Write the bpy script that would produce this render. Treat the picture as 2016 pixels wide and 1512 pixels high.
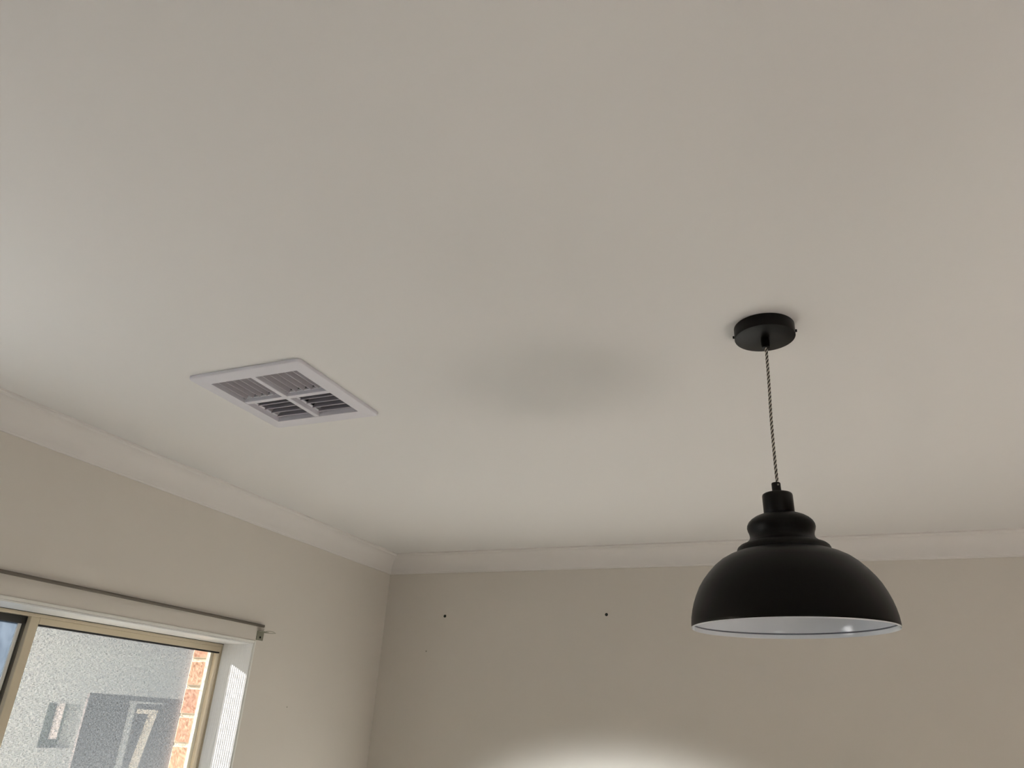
import bpy, bmesh, math, random
from mathutils import Vector, Matrix
random.seed(4)
C = bpy.context.scene.collection
for o in list(bpy.data.objects): bpy.data.objects.remove(o)
R = math.radians
H = 2.7

# ---------------------------------------------------------------- camera
yaw, pitch, roll = R(-24.80773822), R(24.82789444), R(3.44962673)
F = Vector((math.sin(yaw)*math.cos(pitch), math.cos(yaw)*math.cos(pitch), math.sin(pitch)))
rt = Vector((math.cos(yaw), -math.sin(yaw), 0)); up = rt.cross(F)
r2 = rt*math.cos(roll)+up*math.sin(roll); u2 = -rt*math.sin(roll)+up*math.cos(roll)
cam = bpy.data.objects.new('camera', bpy.data.cameras.new('camera')); C.objects.link(cam)
cam.data.sensor_width = 36; cam.data.lens = 26.28; cam.data.clip_start = .02
CL = Vector((2.4887, -3.8270, 1.8))
cam.matrix_world = Matrix(((r2.x, u2.x, -F.x, CL.x), (r2.y, u2.y, -F.y, CL.y), (r2.z, u2.z, -F.z, CL.z), (0, 0, 0, 1)))
bpy.context.scene.camera = cam

# ---------------------------------------------------------------- light
SUN = Vector((1, .16, -.41)).normalized()          # direction the sunlight travels
W = bpy.data.worlds.new('sky'); bpy.context.scene.world = W; W.use_nodes = True
wn = W.node_tree; bg = wn.nodes['Background']
sky = wn.nodes.new('ShaderNodeTexSky'); sky.sky_type = 'NISHITA'; sky.sun_disc = False
sky.sun_elevation = math.asin(-SUN.z); sky.sun_rotation = math.atan2(-SUN.x, -SUN.y)
sky.air_density = 1.0; sky.dust_density = .6; sky.ozone_density = 2.0
wn.links.new(sky.outputs[0], bg.inputs[0]); bg.inputs[1].default_value = .6
sl = bpy.data.lights.new('sun', 'SUN'); sl.energy = 220; sl.angle = R(.6); sl.color = (1, .965, .94)
so = bpy.data.objects.new('sun', sl); C.objects.link(so); so.rotation_euler = (-SUN).to_track_quat('Z', 'Y').to_euler()
so.location = (-6, -3, 6)
# added spot lamp without a known source, for the wall glow: a soft beam through added_beam_window, behind the camera, low onto the back wall
gl_ = bpy.data.lights.new('wall_glow_spot', 'SPOT'); gl_.energy = 15500; gl_.spot_size = R(16.5); gl_.spot_blend = 1; gl_.shadow_soft_size = .2; gl_.color = (.95, 1, 1)
go = bpy.data.objects.new('wall_glow_spot', gl_); C.objects.link(go); go.location = (4.39, -7.6, 2.09)
go.rotation_euler = (Vector((1.38, 0, .61))-Vector(go.location)).to_track_quat('-Z', 'Y').to_euler()
bpy.context.scene.view_settings.view_transform = 'Standard'
bpy.context.scene.view_settings.look = 'None'
bpy.context.scene.view_settings.gamma = 1
bpy.context.scene.view_settings.use_curve_mapping = False
bpy.context.scene.view_settings.exposure = -0.16

# ---------------------------------------------------------------- materials
def mat(name, col, rough=.6, metal=0, bump=None, spec=.5, mottling=0):
    m = bpy.data.materials.new(name); m.use_nodes = True; n = m.node_tree; b = n.nodes['Principled BSDF']
    b.inputs['Base Color'].default_value = (*col, 1); b.inputs['Roughness'].default_value = rough
    b.inputs['Metallic'].default_value = metal; b.inputs['Specular IOR Level'].default_value = spec
    tc = n.nodes.new('ShaderNodeTexCoord')
    if bump:
        ns = n.nodes.new('ShaderNodeTexNoise'); ns.inputs['Scale'].default_value = bump[0]; ns.inputs['Detail'].default_value = 4
        bp = n.nodes.new('ShaderNodeBump'); bp.inputs['Strength'].default_value = bump[1]; bp.inputs['Distance'].default_value = .002
        n.links.new(tc.outputs['Object'], ns.inputs[0]); n.links.new(ns.outputs[0], bp.inputs['Height']); n.links.new(bp.outputs[0], b.inputs['Normal'])
    if mottling:
        ns = n.nodes.new('ShaderNodeTexNoise'); ns.inputs['Scale'].default_value = 3; ns.inputs['Detail'].default_value = 3
        mx = n.nodes.new('ShaderNodeMixRGB'); mx.inputs[1].default_value = (*[c*(1-mottling) for c in col], 1); mx.inputs[2].default_value = (*[min(1, c*(1+mottling)) for c in col], 1)
        n.links.new(tc.outputs['Object'], ns.inputs[0]); n.links.new(ns.outputs[0], mx.inputs[0]); n.links.new(mx.outputs[0], b.inputs['Base Color'])
    return m
M = {}
M['ceil'] = mat('ceiling_paint', (.79, .775, .765), .85, bump=(60, .05), spec=.2)
M['cornice'] = mat('cornice_paint', (.79, .765, .745), .7, bump=(80, .04), spec=.3)
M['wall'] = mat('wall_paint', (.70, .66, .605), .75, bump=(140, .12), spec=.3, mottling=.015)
M['wall_deep'] = mat('darkened_unseen_wall_paint', (.42, .37, .32), .75, bump=(140, .12), spec=.3, mottling=.015)  # darkened copy of the wall paint, to cut bounce off unseen walls
M['trimw'] = mat('white_gloss_paint', (.84, .84, .80), .3)
M['brushed'] = mat('brushed_white_reveal_paint', (.84, .85, .84), .35)
def ridges(m, period):
    # fine ridges left by the brush along the length of the boards
    n = m.node_tree; b = n.nodes['Principled BSDF']; tc = [x for x in n.nodes if x.type == 'TEX_COORD'][0]
    wv = n.nodes.new('ShaderNodeTexWave'); wv.wave_type = 'BANDS'; wv.bands_direction = 'X'; wv.wave_profile = 'SIN'
    wv.inputs['Scale'].default_value = 1/period*.314/1.0; wv.inputs['Distortion'].default_value = .25; wv.inputs['Detail Scale'].default_value = .6
    bp = n.nodes.new('ShaderNodeBump'); bp.inputs['Strength'].default_value = 1; bp.inputs['Distance'].default_value = .0005
    n.links.new(tc.outputs['Object'], wv.inputs[0]); n.links.new(wv.outputs['Fac'], bp.inputs['Height']); n.links.new(bp.outputs[0], b.inputs['Normal'])
ridges(M['brushed'], .0115)
M['pgrey'] = mat('pale_grey_paint', (.50, .54, .55), .5)
M['beige'] = mat('beige_powder_coat', (.62, .54, .40), .4, bump=(300, .03))
M['dark'] = mat('near_black_metal', (.03, .03, .028), .45, bump=(200, .03))  # near-black colour over the whole fixed sash
M['rubber'] = mat('black_rubber', (.008, .008, .008), .7, bump=(200, .05))
M['floor'] = mat('floor_timber', (.60, .49, .37), .5)
M['black'] = mat('black_satin_paint', (.0032, .0029, .0026), .42, bump=(500, .03), spec=.14)
M['enamel'] = mat('white_enamel', (.80, .83, .88), .12, bump=(40, .02))
M['groove'] = mat('grey_seam', (.12, .13, .16), .5, bump=(100, .02))
M['vent'] = mat('vent_plastic', (.74, .73, .79), .4, bump=(120, .04))
M['blade'] = mat('vent_blade_plastic', (.42, .40, .44), .45, bump=(120, .04))
M['duct'] = mat('duct_lining', (.06, .055, .055), .8, bump=(30, .2))
M['cordw'] = mat('ivory_cotton', (.62, .58, .50), .9, bump=(900, .3))
M['cordb'] = mat('black_cotton', (.04, .036, .03), .9, bump=(900, .3))
M['rod'] = mat('rod_shadow_tone', (.13, .11, .085), .6, bump=(200, .05))
M['galv'] = mat('dull_zinc', (.30, .30, .24), .5, metal=.5, bump=(150, .2))
M['hole'] = mat('deep_hole', (.01, .012, .01), .9, bump=(100, .1))
M['plug'] = mat('dark_green_plastic', (.008, .035, .012), .45, bump=(200, .1))
M['mortar'] = mat('mortar', (.70, .60, .46), .95, bump=(250, .8), mottling=.08)
M['render'] = mat('pale_render', (.40, .46, .48), .9, bump=(60, .4), mottling=.05)
M['cream'] = mat('cream_frame_paint', (.80, .78, .66), .5, bump=(100, .05))
M['nglass'] = mat('dark_window_glass', (.02, .022, .022), .15, bump=(5, .02))
M['blind'] = mat('white_blind_fabric', (.8, .78, .8), .8, bump=(100, .2))
M['leaf'] = mat('dark_green_curtain', (.05, .10, .08), .8, bump=(60, .5))
M['tile'] = mat('roof_tile', (.22, .17, .15), .8, bump=(10, .5), mottling=.1)
M['gutter'] = mat('gutter_metal', (.6, .6, .57), .4, bump=(40, .03))
M['paving'] = mat('concrete_paving', (.12, .12, .115), .9, bump=(40, .4), mottling=.08)

def brick_mat():
    m = bpy.data.materials.new('salmon_brick'); m.use_nodes = True; n = m.node_tree; b = n.nodes['Principled BSDF']
    b.inputs['Roughness'].default_value = .9
    tc = n.nodes.new('ShaderNodeTexCoord'); ge = n.nodes.new('ShaderNodeNewGeometry')
    cr = n.nodes.new('ShaderNodeValToRGB'); cr.color_ramp.elements[0].color = (.60, .30, .21, 1); cr.color_ramp.elements[1].color = (.72, .44, .28, 1)
    e = cr.color_ramp.elements.new(.45); e.color = (.66, .38, .25, 1)
    n.links.new(ge.outputs['Random Per Island'], cr.inputs[0])
    ns = n.nodes.new('ShaderNodeTexNoise'); ns.inputs['Scale'].default_value = 28; ns.inputs['Detail'].default_value = 6
    n.links.new(tc.outputs['Object'], ns.inputs[0])
    mx = n.nodes.new('ShaderNodeMixRGB'); mx.blend_type = 'MULTIPLY'; mx.inputs[0].default_value = .25
    c2 = n.nodes.new('ShaderNodeValToRGB'); c2.color_ramp.elements[0].position = .35; c2.color_ramp.elements[0].color = (.7, .62, .55, 1); c2.color_ramp.elements[1].position = .6; c2.color_ramp.elements[1].color = (1, 1, 1, 1)
    n.links.new(ns.outputs[0], c2.inputs[0]); n.links.new(cr.outputs[0], mx.inputs[1]); n.links.new(c2.outputs[0], mx.inputs[2])
    n.links.new(mx.outputs[0], b.inputs['Base Color'])
    bp = n.nodes.new('ShaderNodeBump'); bp.inputs['Strength'].default_value = .6; bp.inputs['Distance'].default_value = .004
    n.links.new(ns.outputs[0], bp.inputs['Height']); n.links.new(bp.outputs[0], b.inputs['Normal'])
    return m
M['brick'] = brick_mat()

def glass_mat(name, haze=0, hazecol=(.5, .6, .7), tint=(1, 1, 1)):
    m = bpy.data.materials.new(name); m.use_nodes = True; n = m.node_tree; n.nodes.remove(n.nodes['Principled BSDF'])
    out = n.nodes['Material Output']
    tr = n.nodes.new('ShaderNodeBsdfTransparent'); tr.inputs[0].default_value = (*tint, 1)
    gl = n.nodes.new('ShaderNodeBsdfGlossy'); gl.inputs['Roughness'].default_value = .02
    fr = n.nodes.new('ShaderNodeFresnel'); fr.inputs[0].default_value = 1.45
    mx = n.nodes.new('ShaderNodeMixShader')
    ge = n.nodes.new('ShaderNodeNewGeometry'); mk = n.nodes.new('ShaderNodeMath'); mk.operation = 'SUBTRACT'; mk.use_clamp = True; mk.inputs[0].default_value = 1
    ml = n.nodes.new('ShaderNodeMath'); ml.operation = 'MULTIPLY'       # the far face of the sheet adds no second reflection
    n.links.new(ge.outputs['Backfacing'], mk.inputs[1]); n.links.new(fr.outputs[0], ml.inputs[0]); n.links.new(mk.outputs[0], ml.inputs[1])
    n.links.new(ml.outputs[0], mx.inputs[0]); n.links.new(tr.outputs[0], mx.inputs[1]); n.links.new(gl.outputs[0], mx.inputs[2])
    last = mx
    if haze:
        tl = n.nodes.new('ShaderNodeBsdfTranslucent'); tl.inputs[0].default_value = (*hazecol, 1)
        tc = n.nodes.new('ShaderNodeTexCoord'); mp = n.nodes.new('ShaderNodeMapping'); mp.inputs['Scale'].default_value = (1, 1, .35)
        ns = n.nodes.new('ShaderNodeTexNoise'); ns.inputs['Scale'].default_value = 30; ns.inputs['Detail'].default_value = 5; ns.inputs['Distortion'].default_value = 1.5
        mr = n.nodes.new('ShaderNodeMapRange'); mr.inputs[1].default_value = .3; mr.inputs[2].default_value = .75; mr.inputs[3].default_value = haze; mr.inputs[4].default_value = min(1, haze*1.045)
        n.links.new(tc.outputs['Object'], mp.inputs[0]); n.links.new(mp.outputs[0], ns.inputs[0]); n.links.new(ns.outputs[0], mr.inputs[0])
        m2 = n.nodes.new('ShaderNodeMixShader'); n.links.new(mr.outputs[0], m2.inputs[0])
        n.links.new(mx.outputs[0], m2.inputs[1]); n.links.new(tl.outputs[0], m2.inputs[2]); last = m2
    n.links.new(last.outputs[0], out.inputs[0])
    return m
M['glass'] = glass_mat('window_glass')
M['hazy'] = glass_mat('hazy_blue_glass', .92, (.038, .046, .055))  # translucent pale blue haze, slightly streaked, over clear glass

def screen_mat():
    # woven mesh: threads along y and z, uneven, letting about half the light through
    m = bpy.data.materials.new('woven_grey_mesh'); m.use_nodes = True; n = m.node_tree; n.nodes.remove(n.nodes['Principled BSDF'])
    out = n.nodes['Material Output']; tc = n.nodes.new('ShaderNodeTexCoord')
    vals = []
    for sc in ((1, 620, 70), (1, 80, 560)):
        mp = n.nodes.new('ShaderNodeMapping'); mp.inputs['Scale'].default_value = sc
        ns = n.nodes.new('ShaderNodeTexNoise'); ns.inputs['Scale'].default_value = 1; ns.inputs['Detail'].default_value = 2
        n.links.new(tc.outputs['Object'], mp.inputs[0]); n.links.new(mp.outputs[0], ns.inputs[0]); vals.append(ns)
    ad = n.nodes.new('ShaderNodeMath'); ad.operation = 'ADD'
    n.links.new(vals[0].outputs[0], ad.inputs[0]); n.links.new(vals[1].outputs[0], ad.inputs[1])
    mr = n.nodes.new('ShaderNodeMapRange'); mr.inputs[1].default_value = .75; mr.inputs[2].default_value = 1.25; mr.inputs[3].default_value = .84; mr.inputs[4].default_value = .995
    n.links.new(ad.outputs[0], mr.inputs[0])
    tr = n.nodes.new('ShaderNodeBsdfTransparent')
    tl = n.nodes.new('ShaderNodeBsdfTranslucent'); tl.inputs[0].default_value = (.0052, .0058, .0062, 1)
    v2 = []
    for sc in ((1, 560, 110), (1, 120, 520)):       # paler and darker threads
        mp = n.nodes.new('ShaderNodeMapping'); mp.inputs['Scale'].default_value = sc; mp.inputs['Location'].default_value = (3, 7, 11)
        ns = n.nodes.new('ShaderNodeTexNoise'); ns.inputs['Scale'].default_value = 1; ns.inputs['Detail'].default_value = 1
        n.links.new(tc.outputs['Object'], mp.inputs[0]); n.links.new(mp.outputs[0], ns.inputs[0]); v2.append(ns)
    a2 = n.nodes.new('ShaderNodeMath'); a2.operation = 'ADD'
    n.links.new(v2[0].outputs[0], a2.inputs[0]); n.links.new(v2[1].outputs[0], a2.inputs[1])
    m2 = n.nodes.new('ShaderNodeMapRange'); m2.inputs[1].default_value = .75; m2.inputs[2].default_value = 1.25; m2.inputs[3].default_value = 0; m2.inputs[4].default_value = 1
    c2 = n.nodes.new('ShaderNodeMixRGB'); c2.inputs[1].default_value = (.0012, .0013, .0014, 1); c2.inputs[2].default_value = (.0076, .0084, .0088, 1)
    n.links.new(a2.outputs[0], m2.inputs[0]); n.links.new(m2.outputs[0], c2.inputs[0]); n.links.new(c2.outputs[0], tl.inputs[0])
    df = n.nodes.new('ShaderNodeBsdfDiffuse'); df.inputs[0].default_value = (.02, .02, .02, 1)
    ms = n.nodes.new('ShaderNodeAddShader'); n.links.new(tl.outputs[0], ms.inputs[0]); n.links.new(df.outputs[0], ms.inputs[1])
    mx = n.nodes.new('ShaderNodeMixShader'); n.links.new(mr.outputs[0], mx.inputs[0]); n.links.new(tr.outputs[0], mx.inputs[1]); n.links.new(ms.outputs[0], mx.inputs[2])
    n.links.new(mx.outputs[0], out.inputs[0])
    return m
M['screen'] = screen_mat()

def floor_mat():
    m = M['floor']; n = m.node_tree; b = n.nodes['Principled BSDF']; tc = [x for x in n.nodes if x.type == 'TEX_COORD'][0]
    br = n.nodes.new('ShaderNodeTexBrick'); br.inputs['Scale'].default_value = 1; br.inputs['Brick Width'].default_value = 1.2; br.inputs['Row Height'].default_value = .13
    br.inputs['Mortar Size'].default_value = .002; br.inputs['Color1'].default_value = (.74, .70, .65, 1); br.inputs['Color2'].default_value = (.72, .68, .62, 1); br.inputs['Mortar'].default_value = (.2, .15, .1, 1)
    n.links.new(tc.outputs['Object'], br.inputs[0]); n.links.new(br.outputs[0], b.inputs['Base Color'])
floor_mat()

# ---------------------------------------------------------------- helpers
def link(name, bm, mats, parent=None, smooth=False, bevel=0, seg=2, autosmooth=None):
    me = bpy.data.meshes.new(name); bm.to_mesh(me); bm.free()
    for m in (mats if isinstance(mats, (list, tuple)) else [mats]): me.materials.append(m)
    if smooth:
        for p in me.polygons: p.use_smooth = True
    o = bpy.data.objects.new(name, me); C.objects.link(o)
    if parent: o.parent = parent
    if bevel:
        b = o.modifiers.new('bevel', 'BEVEL'); b.width = bevel; b.segments = seg; b.limit_method = 'ANGLE'; b.angle_limit = R(35)
    return o
def box(bm, x0, x1, y0, y1, z0, z1, mi=0):
    v = [bm.verts.new(p) for p in ((x0, y0, z0), (x1, y0, z0), (x1, y1, z0), (x0, y1, z0), (x0, y0, z1), (x1, y0, z1), (x1, y1, z1), (x0, y1, z1))]
    for f in ((0, 3, 2, 1), (4, 5, 6, 7), (0, 1, 5, 4), (1, 2, 6, 5), (2, 3, 7, 6), (3, 0, 4, 7)):
        bm.faces.new([v[i] for i in f]).material_index = mi
    return v
def boxo(name, dims, m, parent=None, bevel=0):
    bm = bmesh.new(); box(bm, *dims); return link(name, bm, m, parent, bevel=bevel)
def lathe(name, prof, m, parent=None, seg=96, sm=True, matf=None):
    bm = bmesh.new(); rings = []
    for r, z in prof:
        if r < 1e-6: rings.append([bm.verts.new((0, 0, z))])
        else: rings.append([bm.verts.new((r*math.cos(2*math.pi*i/seg), r*math.sin(2*math.pi*i/seg), z)) for i in range(seg)])
    for k in range(len(rings)-1):
        a, b = rings[k], rings[k+1]
        for i in range(seg):
            j = (i+1) % seg
            q = [a[i % len(a)], a[j % len(a)], b[j % len(b)], b[i % len(b)]]
            q = list(dict.fromkeys(q))
            if len(q) > 2:
                f = bm.faces.new(q)
                if matf: f.material_index = matf(k)
    bmesh.ops.recalc_face_normals(bm, faces=bm.faces)
    o = link(name, bm, m, parent, smooth=sm)
    return o
def sharp(o, deg=35):
    me = o.data
    me.set_sharp_from_angle(angle=R(deg))
def tube(name, pts, rad, m, parent=None, seg=12):
    bm = bmesh.new(); rings = []
    for k, p in enumerate(pts):
        p = Vector(p); a = Vector(pts[max(k-1, 0)]); b = Vector(pts[min(k+1, len(pts)-1)]); t = (b-a).normalized()
        s = t.cross(Vector((0, 0, 1)) if abs(t.z) < .9 else Vector((1, 0, 0))).normalized(); w = t.cross(s)
        rings.append([bm.verts.new(p+rad*(math.cos(2*math.pi*i/seg)*s+math.sin(2*math.pi*i/seg)*w)) for i in range(seg)])
    for k in range(len(rings)-1):
        for i in range(seg): bm.faces.new((rings[k][i], rings[k][(i+1) % seg], rings[k+1][(i+1) % seg], rings[k+1][i]))
    bm.faces.new(rings[0][::-1]); bm.faces.new(rings[-1])
    bmesh.ops.recalc_face_normals(bm, faces=bm.faces)
    return link(name, bm, m, parent, smooth=True)
def thing(name, label, cat, loc=(0, 0, 0), group=None, kind=None):
    o = bpy.data.objects.new(name, None); C.objects.link(o); o.location = loc; o.empty_display_size = .1
    o['label'] = label; o['category'] = cat
    if group: o['group'] = group
    if kind: o['kind'] = kind
    return o
def tag(o, label, cat, group=None):
    o['label'] = label; o['category'] = cat
    if group: o['group'] = group
    return o
def struct(o, label=None):
    o['kind'] = 'structure'
    if label: o['label'] = label
    return o

# ---------------------------------------------------------------- setting
XR, YN = 5.0, -5.6
struct(boxo('floor', (0, XR, YN, 0, -.1, 0), M['floor']), 'pale timber floor of the room')
def slab_holes(name, axis, a0, a1, urange, vrange, holes, m):
    """wall slab with rectangular holes: grid of boxes merged into one mesh; axis 0 = x slab, 1 = y slab, 2 = z slab"""
    us = sorted({urange[0], urange[1], *[h[0] for h in holes], *[h[1] for h in holes]})
    vs = sorted({vrange[0], vrange[1], *[h[2] for h in holes], *[h[3] for h in holes]})
    bm = bmesh.new()
    inside = lambda u, v: any(h[0] < u < h[1] and h[2] < v < h[3] for h in holes)
    solid = [[not inside((us[i]+us[i+1])/2, (vs[j]+vs[j+1])/2) for j in range(len(vs)-1)] for i in range(len(us)-1)]
    def P(a, u, v): return ((a, u, v), (u, a, v), (u, v, a))[axis]
    cache = {}
    def V(a, u, v):
        k = (a, u, v)
        if k not in cache: cache[k] = bm.verts.new(P(a, u, v))
        return cache[k]
    for i in range(len(us)-1):
        for j in range(len(vs)-1):
            if not solid[i][j]: continue
            u0, u1, v0, v1 = us[i], us[i+1], vs[j], vs[j+1]
            for a in (a0, a1): bm.faces.new((V(a, u0, v0), V(a, u1, v0), V(a, u1, v1), V(a, u0, v1)))
            if i == 0 or not solid[i-1][j]: bm.faces.new((V(a0, u0, v0), V(a1, u0, v0), V(a1, u0, v1), V(a0, u0, v1)))
            if i == len(us)-2 or not solid[i+1][j]: bm.faces.new((V(a0, u1, v0), V(a1, u1, v0), V(a1, u1, v1), V(a0, u1, v1)))
            if j == 0 or not solid[i][j-1]: bm.faces.new((V(a0, u0, v0), V(a1, u0, v0), V(a1, u1, v0), V(a0, u1, v0)))
            if j == len(vs)-2 or not solid[i][j+1]: bm.faces.new((V(a0, u0, v1), V(a1, u0, v1), V(a1, u1, v1), V(a0, u1, v1)))
    bmesh.ops.recalc_face_normals(bm, faces=bm.faces)
    return link(name, bm, m)
VX0, VX1, VY0, VY1 = .8175, 1.1330, -2.3460, -2.0390      # louvre opening of the ceiling vent
struct(slab_holes('ceiling', 2, H, H+.05, (0, XR), (YN, 0), [(VX0-.01, VX1+.01, VY0-.01, VY1+.01)], M['ceil']), 'white plaster ceiling')
WY0, WY1, WZ0, WZ1 = -2.40, -1.05, 1.38, 2.086             # clear opening of window_1
HY0, HY1, HZ0, HZ1 = -3.70, -3.02, 1.56, 2.10             # unseen high window, added to throw a sun patch on the floor
TL = .018
struct(slab_holes('wall_left', 0, -.165, 0, (YN, 0), (0, H+.05), [(WY0-TL, WY1+TL, WZ0-TL, WZ1+TL), (HY0, HY1, HZ0, HZ1)], M['wall']), 'taupe wall with the window')
struct(boxo('wall_back', (-.165, XR+.12, 0, .12, 0, H+.05), M['wall']), 'taupe wall at the back')
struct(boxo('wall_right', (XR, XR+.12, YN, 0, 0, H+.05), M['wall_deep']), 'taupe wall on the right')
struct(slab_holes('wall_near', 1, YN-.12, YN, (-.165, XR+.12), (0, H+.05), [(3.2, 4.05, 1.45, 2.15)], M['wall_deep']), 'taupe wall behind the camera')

def cornice(name, p0, p1, n):
    """cove cornice from p0 to p1 (wall line); n = unit normal into the room; mitred ends"""
    prof = [(0, 0), (.091, 0), (.091, .006), (.0865, .008), (.085, .0105)]
    for i in range(13):
        t = i/12*math.pi/2
        prof.append((.012+.070*(1-math.sin(t)), .014+.078*(1-math.cos(t))))
    prof += [(.0115, .0945), (.009, .096), (.008, .102), (0, .102)]
    p0 = Vector(p0); p1 = Vector(p1); n = Vector(n); d = (p1-p0).normalized(); bm = bmesh.new()
    a = [bm.verts.new(p0+n*s+d*s+Vector((0, 0, H-b))) for s, b in prof]
    c = [bm.verts.new(p1+n*s-d*s+Vector((0, 0, H-b))) for s, b in prof]
    k = len(prof)
    for i in range(k): bm.faces.new((a[i], a[(i+1) % k], c[(i+1) % k], c[i]))
    bm.faces.new(a[::-1]); bm.faces.new(c)
    bmesh.ops.recalc_face_normals(bm, faces=bm.faces)
    o = link(name, bm, M['cornice'], smooth=True); sharp(o, 30)
    return struct(o, 'white cove cornice')
cornice('trim_1', (0, YN, 0), (0, 0, 0), (1, 0, 0))
cornice('trim_2', (0, 0, 0), (XR, 0, 0), (0, -1, 0))
cornice('trim_3', (XR, 0, 0), (XR, YN, 0), (-1, 0, 0))
cornice('trim_4', (XR, YN, 0), (0, YN, 0), (0, 1, 0))

# outer brick skin; real bricks where the photo shows the reveal
BX0, BX1, BY, BZ = -.322, -.215, -1.065, 2.092
wo = slab_holes('wall_outside', 0, BX0+.0015, BX1-.004, (YN, .12), (-.4, 2.85), [(WY0+.02, BY+.003, WZ0-.05, BZ), (HY0, HY1, HZ0, HZ1)], [M['mortar'], M['brick']])
struct(wo, 'salmon brick outer wall')
bm = bmesh.new(); bm.from_mesh(wo.data)
zt = 2.016; pitch_b = .117; jt = .012
for k in range(-6, 6):
    z0 = zt-pitch_b*(k+1)+jt/2; z1 = zt-pitch_b*k-jt/2
    y = BY
    first = .21 if k % 2 else .10
    while y < -.35:
        L = first if y == BY else .22
        e = random.uniform(-.0015, .0015)
        vs = box(bm, BX0+random.uniform(-.002, .002), BX1, y+(e if y == BY else 0), y+L, z0, z1, 1)
        bmesh.ops.bevel(bm, geom=list({ed for v in vs for ed in v.link_edges}), offset=.004, segments=2, affect='EDGES', profile=.6)
        y += L+jt
bm.to_mesh(wo.data); bm.free()

# window_1 : white timber reveal, beige sliding frame, glass
w1 = thing('window_1', 'white reveal window with beige sliding frames in the left wall', 'window', (0, (WY0+WY1)/2, WZ0), kind='structure')
def wchild(o, par=None):
    o.parent = par or w1
    if par is None: o.matrix_parent_inverse = Matrix.Translation(-Vector(w1.location))
    return o
bm = bmesh.new()
xo = .005
def liner(bm, x0, x1, y0, y1, z0, z1, t):
    box(bm, x0, x1, y0-t, y0, z0-t, z1+t); box(bm, x0, x1, y1, y1+t, z0-t, z1+t)
    box(bm, x0, x1, y0, y1, z1, z1+t); box(bm, x0, x1, y0, y1, z0-t, z0)
liner(bm, -.167, xo-.002, WY0, WY1, WZ0, WZ1, .006)
wchild(link('reveal', bm, M['brushed'], bevel=.001))
bm = bmesh.new(); liner(bm, -.165, xo, WY0-.0066, WY1+.0066, WZ0-.0066, WZ1+.0066, .0110)
wchild(link('reveal_edge', bm, M['trimw'], bevel=.002))
FX0, FX1 = -.213, -.168
bm = bmesh.new(); liner(bm, FX0, FX1, WY0+.006, WY1-.002, WZ0+.006, WZ1-.013, .013)
wchild(link('frame', bm, M['beige'], bevel=.0015))
bm = bmesh.new(); box(bm, -.232, -.2135, WY1-.0185, WY1+.004, WZ0, BZ)
wchild(link('outer_flange', bm, M['cream']))
bm = bmesh.new(); box(bm, -.1675, -.1655, WY0, WY1, WZ1-.002, WZ1)
wchild(link('shade_strip', bm, M['rubber']))  # thin black strip in place of the shade in the head joint
ym = -1.957
SY1 = WY1-.003
bm = bmesh.new()                     # right sash
box(bm, -.190, -.170, ym, SY1, 2.050, 2.073); box(bm, -.190, -.170, ym, SY1, WZ0+.019, WZ0+.06)
box(bm, -.190, -.170, ym-.034, ym, WZ0+.019, 2.073); box(bm, -.190, -.170, SY1-.008, SY1, WZ0+.06, 2.050)
sash = wchild(link('sliding_sash', bm, M['beige'], bevel=.002))
bm = bmesh.new(); box(bm, -.1895, -.1705, ym, SY1-.008, 2.0445, 2.0502)
g = link('gasket', bm, M['rubber']); g.parent = sash; g.matrix_parent_inverse = Matrix.Translation(-Vector(w1.location))@Matrix.Identity(4)
g.matrix_parent_inverse = Matrix.Identity(4)
bm = bmesh.new(); box(bm, -.182, -.178, ym-.005, SY1-.004, WZ0+.05, 2.052)
p = link('pane', bm, M['glass']); p.parent = sash
bm = bmesh.new()                     # left fixed light, in the outer track
box(bm, -.210, -.192, WY0+.01, ym-.03, 2.047, 2.073); box(bm, -.210, -.192, WY0+.01, ym-.03, WZ0+.019, WZ0+.05)
box(bm, -.210, -.192, WY0+.006, WY0+.03, WZ0+.05, 2.047); box(bm, -.210, -.192, ym-.046, ym-.03, WZ0+.05, 2.047)
fs = wchild(link('fixed_sash', bm, M['dark'], bevel=.0015))
bm = bmesh.new(); box(bm, -.2005, -.1925, ym-.058, ym-.0465, WZ0+.05, 2.046)
g2 = link('sunlit_edge_strip', bm, M['trimw']); g2.parent = fs  # white strip standing in for the sunlit edge of the stile
bm = bmesh.new(); box(bm, -.203, -.199, WY0+.02, ym-.04, WZ0+.04, 2.05)
p2 = link('pane', bm, M['hazy']); p2.parent = fs; p2['label'] = 'hazy pale blue pane'

# woven mesh screen hanging outside the right hand pane
sc = thing('shade_screen', 'woven grey mesh screen hanging outside the right window pane', 'screen', (-.345, -1.5, 2.2))
def gridsheet(y0, y1, z0, z1, x, ny, nz):
    bm = bmesh.new(); vv = [[bm.verts.new((x+.0025*math.sin(5*y0+9*(y0+(y1-y0)*i/ny))*math.sin(3*(z0+(z1-z0)*j/nz)), y0+(y1-y0)*i/ny, z0+(z1-z0)*j/nz)) for j in range(nz+1)] for i in range(ny+1)]
    for i in range(ny):
        for j in range(nz): bm.faces.new((vv[i][j], vv[i+1][j], vv[i+1][j+1], vv[i][j+1]))
    return bm
o = link('mesh_fabric', gridsheet(-.50, .46, -.92, -.008, 0, 24, 24), M['screen'], sc, smooth=True)
o = tube('top_rail', [(0, -.52, 0), (0, .48, 0)], .011, M['gutter'], sc)
o = tube('bottom_rail', [(0, -.51, -.93), (0, .47, -.93)], .011, M['gutter'], sc)

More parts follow.
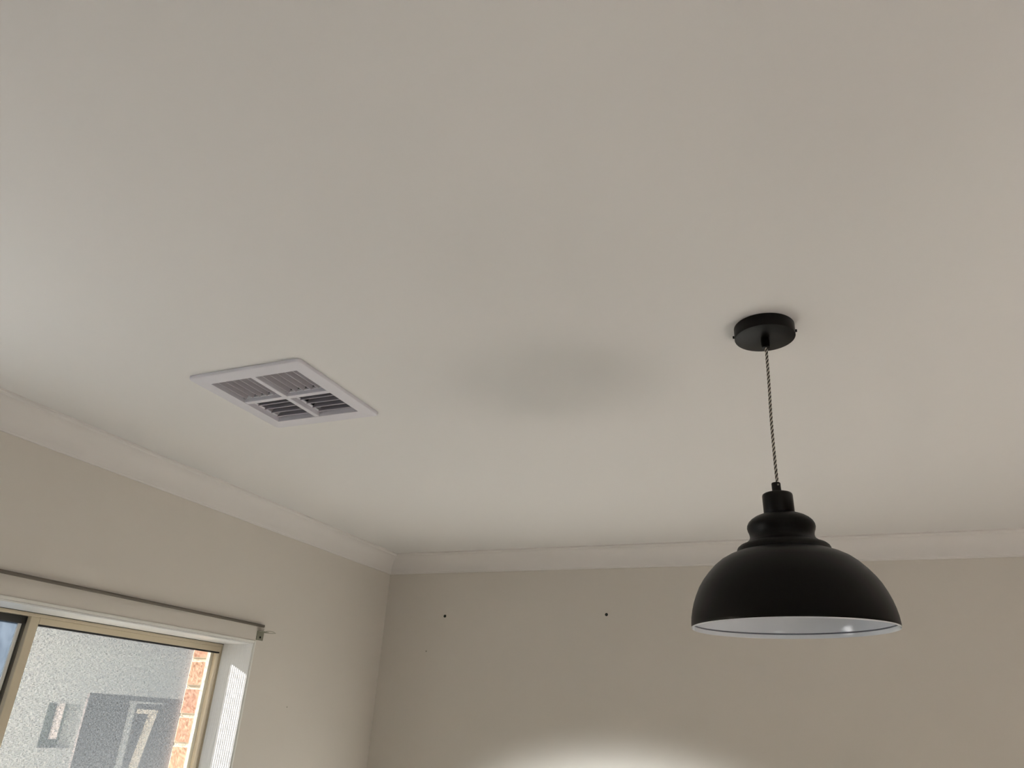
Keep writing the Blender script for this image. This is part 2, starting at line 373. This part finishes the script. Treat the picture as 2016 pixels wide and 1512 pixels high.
# windows added out of view for sun patch and glow beam; panel door behind
w2 = thing('added_sun_window', 'small high window added out of view in the left wall to let sun onto the floor', 'window', (0, (HY0+HY1)/2, HZ0), kind='structure')
def loc_link(name, bm, m, par, **k):
    o = link(name, bm, m, **k); o.parent = par; o.matrix_parent_inverse = Matrix.Translation(-Vector(par.location)); return o
bm = bmesh.new(); liner(bm, -.3, .003, HY0+.018, HY1-.018, HZ0+.018, HZ1-.018, .0175); loc_link('frame', bm, M['pgrey'], w2)
bm = bmesh.new(); box(bm, -.18, -.176, HY0+.018, HY1-.018, HZ0+.018, HZ1-.018); loc_link('pane', bm, M['glass'], w2)
w3 = thing('added_beam_window', 'white framed window added behind the camera to let the glow beam in', 'window', (3.62, YN, 1.45), kind='structure')
bm = bmesh.new()
for q in ((3.2, 3.23, 1.45, 2.15), (4.02, 4.05, 1.45, 2.15), (3.23, 4.02, 1.45, 1.48), (3.23, 4.02, 2.12, 2.15)): box(bm, q[0], q[1], YN-.11, YN+.005, q[2], q[3])
loc_link('frame', bm, M['trimw'], w3)
bm = bmesh.new(); box(bm, 3.23, 4.02, YN-.062, YN-.058, 1.48, 2.12); loc_link('pane', bm, M['glass'], w3)
d1 = thing('door_1', 'white panel door behind the camera', 'door', (1.2, YN, 0), kind='structure')
bm = bmesh.new(); box(bm, .8, 1.6, YN, YN+.012, .005, 2.03)
for q in ((.9, 1.5, 1.1, 1.9), (.9, 1.5, .2, .95)): box(bm, q[0], q[1], YN+.011, YN+.02, q[2], q[3])
loc_link('panel', bm, M['trimw'], d1, bevel=.004)
# ---------------------------------------------------------------- outside
gr = boxo('ground', (-60, 60, -60, 60, -.6, -.41), M['paving']); struct(gr, 'paved ground outside')
nh = thing('neighbour_house', 'pale rendered house seen through the mesh screen outside', 'house', (-3, 3, -.4))
def nb(name, bm, m, par=None, **k):
    o = link(name, bm, m, **k); o.parent = par or nh
    if par is None: o.matrix_parent_inverse = Matrix.Translation(-Vector(nh.location))
    return o
NX = -3.0
bm = bmesh.new()
hs = [(.30, .575, 1.50, 1.80), (.60, 2.5, .9, 1.888)]
us = sorted({0.0, 7, *[h[0] for h in hs], *[h[1] for h in hs]}); vs_ = sorted({-.41, 2.36, *[h[2] for h in hs], *[h[3] for h in hs]})
for i in range(len(us)-1):
    for j in range(len(vs_)-1):
        uc, vc = (us[i]+us[i+1])/2, (vs_[j]+vs_[j+1])/2
        if not any(h[0] < uc < h[1] and h[2] < vc < h[3] for h in hs): box(bm, NX-.25, NX, us[i], us[i+1], vs_[j], vs_[j+1])
box(bm, NX-6, NX-.25, 0.0, .25, -.41, 2.36)
nb('wall', bm, M['render'])
bm = bmesh.new(); v = [bm.verts.new(p) for p in ((NX+.45, -.3, 2.40), (NX+.45, 7.3, 2.40), (NX-3.4, 7.3, 3.7), (NX-3.4, -.3, 3.7), (NX+.45, -.3, 2.36), (NX+.45, 7.3, 2.36), (NX-3.4, 7.3, 3.6), (NX-3.4, -.3, 3.6))]
for f in ((0, 1, 2, 3), (7, 6, 5, 4), (0, 4, 5, 1), (1, 5, 6, 2), (2, 6, 7, 3), (3, 7, 4, 0)): bm.faces.new([v[i] for i in f])
nb('roof', bm, M['tile'])
bm = bmesh.new(); box(bm, NX+.45, NX+.57, -.3, 7.3, 2.30, 2.42); nb('gutter', bm, M['gutter'], bevel=.01)
bm = bmesh.new(); box(bm, NX-.0, NX+.45, .1, 7.2, 2.335, 2.35); nb('eave', bm, M['render'])
bm = bmesh.new(); box(bm, NX-.16, NX-.15, .60, 2.5, .9, 1.888)
wn_ = nb('window', bm, M['nglass']); wn_['label'] = 'wide dark window'
bm = bmesh.new(); box(bm, NX-.12, NX-.02, .60, .635, .9, 1.885); nb('window_frame', bm, M['blind'], wn_)
bm = bmesh.new(); y0, y1 = 1.19, 1.375                      # pale propped sash
box(bm, NX-.10, NX-.06, y0, y1, 1.758, 1.792)
for (a, b_) in ((1.318, 1.372),):
    q = [bm.verts.new(p) for p in ((NX-.10, a, 1.76), (NX-.06, a, 1.76), (NX-.06, b_, 1.76), (NX-.10, b_, 1.76), (NX-.10, a-.15, .95), (NX-.06, a-.15, .95), (NX-.06, b_-.15, .95), (NX-.10, b_-.15, .95))]
    for f in ((0, 3, 2, 1), (4, 5, 6, 7), (0, 1, 5, 4), (1, 2, 6, 5), (2, 3, 7, 6), (3, 0, 4, 7)): bm.faces.new([q[i] for i in f])
nb('open_sash', bm, M['cream'], wn_)
bm = bmesh.new(); box(bm, NX-.13, NX-.11, 1.12, 1.46, 1.835, 1.85); box(bm, NX-.14, NX-.12, 1.14, 1.19, .95, 1.85); nb('sash_rail', bm, M['render'], wn_)
bm = bmesh.new(); box(bm, NX-.16, NX-.15, .30, .575, 1.50, 1.80)
w_s = nb('window', bm, M['leaf']); w_s['label'] = 'small dark green window'
bm = bmesh.new(); box(bm, NX-.12, NX-.10, .462, .515, 1.555, 1.80); nb('blind', bm, M['blind'], w_s)

# ---------------------------------------------------------------- curtain rod, bracket, wall marks
rod = tube('curtain_rod', [(.0145, -2.55, 2.172), (.0145, -2.26, 2.1715), (.0145, -1.6, 2.1705), (.0145, -1.012, 2.1695)], .0062, M['rod'])  # its dark tone stands in for the shadow line on the wall
tag(rod, 'long thin taupe rod, coloured dark for the shadow line on the wall above the window', 'curtain rod')
br = thing('rod_bracket', 'small zinc angle bracket with a wire hook at the window corner', 'bracket', (0, -1.01, 2.125))
bm = bmesh.new(); box(bm, .0005, .003, -.024, .021, -.017, .022); box(bm, .003, .030, -.024, .021, .0195, .022)
link('plate', bm, M['galv'], br, bevel=.001)
bm = bmesh.new(); bmesh.ops.create_cone(bm, cap_ends=True, segments=16, radius1=.0045, radius2=.0045, depth=.002, matrix=Matrix.Translation((.0035, -.001, -.004))@Matrix.Rotation(R(90), 4, 'Y'))
link('screw_hole', bm, M['hole'], br)
tube('hook', [(.012, .010, .020), (.02, .02, .026), (.028, .035, .027), (.034, .048, .025), (.038, .058, .021), (.030, .045, .019), (.018, .028, .018), (.010, .012, .018)], .0011, M['galv'], br, seg=8)
tube('pin', [(.010, .004, .018), (.010, .006, .034)], .0016, M['galv'], br, seg=8)

def plug(loc, label):
    t = thing('wall_plug', label, 'wall plug', loc, 'wall plugs in the back wall')
    bm = bmesh.new(); seg = 24
    rs = [(.0078, 0), (.0078, -.0016), (.0068, -.0024), (.0042, -.0024), (.0036, -.0012)]
    rings = [[bm.verts.new((r*math.cos(2*math.pi*i/seg), y, r*math.sin(2*math.pi*i/seg))) for i in range(seg)] for r, y in rs]
    for k in range(len(rings)-1):
        for i in range(seg): bm.faces.new((rings[k][i], rings[k][(i+1) % seg], rings[k+1][(i+1) % seg], rings[k+1][i]))
    bmesh.ops.recalc_face_normals(bm, faces=bm.faces)
    link('collar', bm, M['hole'], t, smooth=True)
    bm = bmesh.new(); bmesh.ops.create_cone(bm, cap_ends=True, segments=24, radius1=.004, radius2=.0036, depth=.001, matrix=Matrix.Translation((0, -.001, 0))@Matrix.Rotation(R(90), 4, 'X'))
    link('socket', bm, M['plug'], t)
plug((.3931, 0, 2.3595), 'dark green wall plug in the back wall nearer the room corner')
plug((1.3305, 0, 2.3644), 'dark green wall plug in the back wall nearer the pendant lamp')
def dot(loc, axis, r, label):
    bm = bmesh.new(); bmesh.ops.create_cone(bm, cap_ends=True, segments=10, radius1=r, radius2=r*.7, depth=.0012, matrix=Matrix.Rotation(R(90), 4, axis))
    o = link('nail', bm, M['galv']); o.location = loc; tag(o, label, 'nail')
dot((.2946, -.0006, 2.1723), 'X', .0042, 'small dull nail head low on the back wall below the left plug')
dot((.0006, -.7386, 1.8419), 'Y', .003, 'tiny nail head on the left wall right of the window')

# ---------------------------------------------------------------- ceiling vent
vt = thing('ceiling_vent', 'square off-white four-way air vent set in the ceiling', 'vent', (.970, -2.1855, H))
vx, vy = .970, -2.1855; hs_ = .2045
bm = bmesh.new()
def rr(h, rad, z, n=6):
    pts = []
    for cx, cy, a0 in ((1, 1, 0), (-1, 1, 90), (-1, -1, 180), (1, -1, 270)):
        for i in range(n+1):
            a = R(a0+90*i/n); pts.append((cx*(h-rad)+rad*math.cos(a), cy*(h-rad)+rad*math.sin(a), z))
    return pts
x0, x1, y0, y1 = VX0-vx, VX1-vx, VY0-vy, VY1-vy
def irr(dx, z, n=6):
    pts = []
    for cx, cy in ((x1+dx, y1+dx), (x0-dx, y1+dx), (x0-dx, y0-dx), (x1+dx, y0-dx)):
        pts += [(cx, cy, z)]*(n+1)
    return pts
loops = [rr(hs_, .014, -.0005), rr(hs_, .014, -.006), rr(hs_-.002, .013, -.0098), rr(hs_-.008, .009, -.0118)]
rings = [[bm.verts.new(p) for p in L] for L in loops]
N = len(rings[0])
for k in range(len(rings)-1):
    for i in range(N): bm.faces.new((rings[k][i], rings[k][(i+1) % N], rings[k+1][(i+1) % N], rings[k+1][i]))
inner = [bm.verts.new(p) for p in ((x1, y1, -.0135), (x0, y1, -.0135), (x0, y0, -.0135), (x1, y0, -.0135))]
inner2 = [bm.verts.new((v.co.x, v.co.y, .028)) for v in inner]
last = rings[-1]; n1 = N//4
for c in range(4):
    for i in range(n1-1): bm.faces.new((last[c*n1+i], last[c*n1+i+1], inner[c]))
    bm.faces.new((last[c*n1+n1-1], last[((c+1)*n1) % N], inner[(c+1) % 4], inner[c]))
    bm.faces.new((inner[c], inner[(c+1) % 4], inner2[(c+1) % 4], inner2[c]))
bmesh.ops.recalc_face_normals(bm, faces=bm.faces)
o = link('frame', bm, M['vent'], vt, smooth=True); sharp(o, 28)
cx_, cy_ = .0045, -.0075; cb = .0085
bm = bmesh.new(); box(bm, x0, x1, cy_-cb, cy_+cb, -.0128, .004); box(bm, cx_-cb, cx_+cb, y0, y1, -.0130, .0038)
link('cross_bar', bm, M['vent'], vt, bevel=.0015)
bm = bmesh.new()      # inner box walls of each quadrant, then the duct
def blade(axis, u0, u1, c, d, zb=-.0065, w=.026, t=.0034):
    """slanted blade running along axis between u0,u1; lower edge at c, upper edge at c+d*w"""
    bm = bmesh.new(); dz = w*.88; dd = d*w*(.26 if axis == 'y' else .48); t = .0046 if axis == 'y' else t
    s = Vector((dd, 0, dz)).normalized(); nrm = Vector((-s.z, 0, s.x))
    a = Vector((c, 0, zb)); b = a+Vector((dd, 0, dz))
    prof = [a-nrm*t/2, a+nrm*t/2, b+nrm*t/2, b-nrm*t/2]
    def P(p, u): return (p.x, u, p.z) if axis == 'y' else (u, p.x, p.z)
    A = [bm.verts.new(P(p, u0)) for p in prof]; B = [bm.verts.new(P(p, u1)) for p in prof]
    for i in range(4): bm.faces.new((A[i], A[(i+1) % 4], B[(i+1) % 4], B[i]))
    bm.faces.new(A[::-1]); bm.faces.new(B); bmesh.ops.recalc_face_normals(bm, faces=bm.faces)
    link('blade', bm, M['blade'], vt, bevel=.0012)
for (a, b) in ((x0, cx_-cb), (cx_+cb, x1)):
    for k in range(5): blade('y', y0+.001, cy_-cb-.010, a+.004+(b-a-.012)*(k+.35)/5, 1)
    for k in range(4): blade('x', a+.012, b-.001, cy_+cb+.012+(y1-cy_-cb-.014)*(k+.55)/4.2, 1)
bm = bmesh.new()      # stepped inner ledges beside the blade ends
for (a, b) in ((x0, cx_-cb), (cx_+cb, x1)):
    box(bm, a+.001, b-.001, cy_-cb-.0095, cy_-cb-.0002, -.0005, .003); box(bm, a+.001, b-.001, cy_-cb-.0095, cy_-cb-.006, -.004, -.0006)
    box(bm, a+.0002, a+.010, cy_+cb+.001, y1-.001, .0005, .004)
link('ledge', bm, M['vent'], vt, bevel=.0006)
bm = bmesh.new(); e = .0005
box(bm, x0-.008, x1+.008, y0-.008, y1+.008, .24, .25)
for q in ((x0-.008, x0-e, y0-.008, y1+.008), (x1+e, x1+.008, y0-.008, y1+.008), (x0-e, x1+e, y0-.008, y0-e), (x0-e, x1+e, y1+e, y1+.008)): box(bm, q[0], q[1], q[2], q[3], .029, .24)
link('duct', bm, M['duct'], vt)

# ---------------------------------------------------------------- pendant lamp
LX, LY = 2.3772, -2.1836
pl = thing('pendant_lamp', 'matte black dome pendant lamp hanging from the ceiling on a twisted cord', 'pendant lamp', (LX, LY, H))
dh = Vector((LX-CL.x, LY-CL.y, 0)).normalized(); lat = Vector((dh.y, -dh.x, 0))       # lateral direction used to place the cord kink
cr = .0684; hc = .0306
c_ = lathe('canopy', [(0, -.0003), (cr-.001, -.0003), (cr, -.0015), (cr, -hc+.0018), (cr-.0006, -hc+.0006), (cr-.002, -hc), (.010, -hc), (0, -hc)], M['black'], pl); sharp(c_, 40)
for s in (-1, 1):
    bm = bmesh.new()
    mtx = Matrix.Translation(lat*s*(cr+.0018)+Vector((0, 0, -.019)))@lat.to_track_quat('Z', 'Y').to_matrix().to_4x4()
    bmesh.ops.create_cone(bm, cap_ends=True, segments=20, radius1=.0034, radius2=.0034, depth=.0045, matrix=mtx)
    link('screw', bm, M['black'], c_, bevel=.001)
g_ = lathe('cord_grip', [(0, -hc-.0002), (.0098, -hc-.0002), (.0102, -.040), (.0094, -.0555), (.0082, -.0565), (0, -.0565)], M['black'], pl, 40); sharp(g_, 40)
pts = [(.0006, -.050), (.0008, -.0575), (0, -.095), (-.0004, -.13), (-.0014, -.165), (-.0026, -.20), (-.0036, -.235), (-.0042, -.275), (-.0043, -.31), (-.0043, -.345), (-.0040, -.388), (-.003, -.392)]
def cordpath(z):
    for (a, za), (b, zb) in zip(pts[:-1], pts[1:]):
        if zb <= z <= za:
            t = (z-za)/(zb-za); return a+(b-a)*t
    return pts[-1][0]
def strands(name, phases, rad, m, parent):
    # helical plies laid along the kinked path, joined in one mesh per colour
    bm = bmesh.new(); n = 460; seg = 7; off = .0019
    for ph in phases:
        rings = []
        for i in range(n+1):
            z = -.052-(.392-.052)*i/n; a = ph-2*math.pi*(-z)/.0205; s = cordpath(z)
            c = lat*(s+off*math.cos(a))+dh*(off*math.sin(a))+Vector((0, 0, z))
            rad_v = lat*math.cos(a)+dh*math.sin(a); tan = (Vector((0, 0, -1))*.0205/(2*math.pi)+off*(-(-lat*math.sin(a)+dh*math.cos(a)))).normalized(); w = tan.cross(rad_v)
            rings.append([bm.verts.new(c+rad*(math.cos(2*math.pi*j/seg)*rad_v+math.sin(2*math.pi*j/seg)*w)) for j in range(seg)])
        for k in range(n):
            for j in range(seg): bm.faces.new((rings[k][j], rings[k][(j+1) % seg], rings[k+1][(j+1) % seg], rings[k+1][j]))
    bmesh.ops.recalc_face_normals(bm, faces=bm.faces)
    return link(name, bm, m, parent, smooth=True)
s1 = strands('cord', (0, math.pi), .00155, M['cordw'], pl); s1['label'] = 'ivory and black twisted cord'
s2 = strands('tracer', (math.pi/2, 3*math.pi/2), .00145, M['cordb'], s1); s2['label'] = 'black plies twisted between the ivory ones'
# shade group, hanging with a slight lean
tz = 2.012-H
tilt = Vector((-.0138, -.0281, 1)).normalized().to_track_quat('Z', 'Y').to_euler()
shade_off = lat*(-.0022)
z = lambda zz: zz-2.012
def place(o):
    o.location = (shade_off.x, shade_off.y, tz)
    q = Vector((0, 0, 1)).rotation_difference(Vector((-.0138, -.0281, 1)).normalized()); o.rotation_euler = q.to_euler()
outer = [(.1950, 2.0122), (.1962, 2.0145), (.1960, 2.020), (.1948, 2.034), (.1922, 2.048), (.1885, 2.062), (.1830, 2.077), (.1755, 2.0935), (.1665, 2.108), (.1550, 2.1225), (.1420, 2.1365), (.128, 2.148), (.113, 2.1565), (.100, 2.1618), (.0955, 2.1630),
         (.0938, 2.1640), (.0930, 2.1665), (.0925, 2.1705), (.0905, 2.1745), (.0865, 2.1780), (.0800, 2.1805), (.0765, 2.1815), (.0745, 2.1835), (.0705, 2.1865), (.0665, 2.1900), (.0645, 2.1945), (.0640, 2.1985), (.0650, 2.2045), (.0672, 2.2100), (.0684, 2.2160), (.0676, 2.2215), (.0645, 2.2275), (.0590, 2.2330), (.0515, 2.2380), (.0420, 2.2420), (.031, 2.2440)]
inner_ = [(.0305, 2.2415), (.0415, 2.2395), (.051, 2.2355), (.0575, 2.2308), (.062, 2.226), (.0655, 2.2205), (.0664, 2.216), (.0652, 2.2105), (.063, 2.2045), (.062, 2.198), (.0626, 2.192), (.065, 2.187), (.0735, 2.1805), (.085, 2.176), (.090, 2.169), (.0915, 2.162), (.1125, 2.1543), (.127, 2.146), (.1408, 2.1345), (.1537, 2.1205), (.165, 2.1062), (.1738, 2.092), (.1812, 2.0755), (.1866, 2.061), (.1903, 2.047), (.1928, 2.0335), (.1937, 2.0235), (.1925, 2.0228), (.1925, 2.0213), (.1937, 2.0206), (.1938, 2.0145), (.1950, 2.0122)]
full = outer+inner_
no = len(outer)
def mf(k):
    if k < no: return 0 if k >= 1 else 1
    a, b = full[k], full[k+1]
    return 2 if (b[1]+a[1])/2 > 2.0204 and (b[1]+a[1])/2 < 2.0232 else 1
sh = lathe('lamp_shade', [(r, z(zz)) for r, zz in full], [M['black'], M['enamel'], M['groove']], pl, 160, matf=mf); place(sh); sharp(sh, 40)
cup = lathe('socket_cup', [(.0306, z(2.2430)), (.0312, z(2.2440)), (.0313, z(2.284)), (.0303, z(2.2875)), (.0275, z(2.2895)), (.0095, z(2.2905)), (0, z(2.2905)), ], M['black'], pl, 80); place(cup); sharp(cup, 50)
cap = lathe('cap', [(.0094, z(2.2902)), (.0094, z(2.3115)), (.0086, z(2.313)), (.0035, z(2.3132)), (0, z(2.3132))], M['black'], pl, 40); place(cap); sharp(cap, 50)
bm = bmesh.new(); dd_ = (-dh*.0092+lat*.0045).normalized()
bmesh.ops.create_cone(bm, cap_ends=True, segments=18, radius1=.0022, radius2=.0018, depth=.0022, matrix=Matrix.Translation(dd_*.0098+Vector((0, 0, z(2.307))))@dd_.to_track_quat('Z', 'Y').to_matrix().to_4x4())
link('grub_screw', bm, M['galv'], cap)
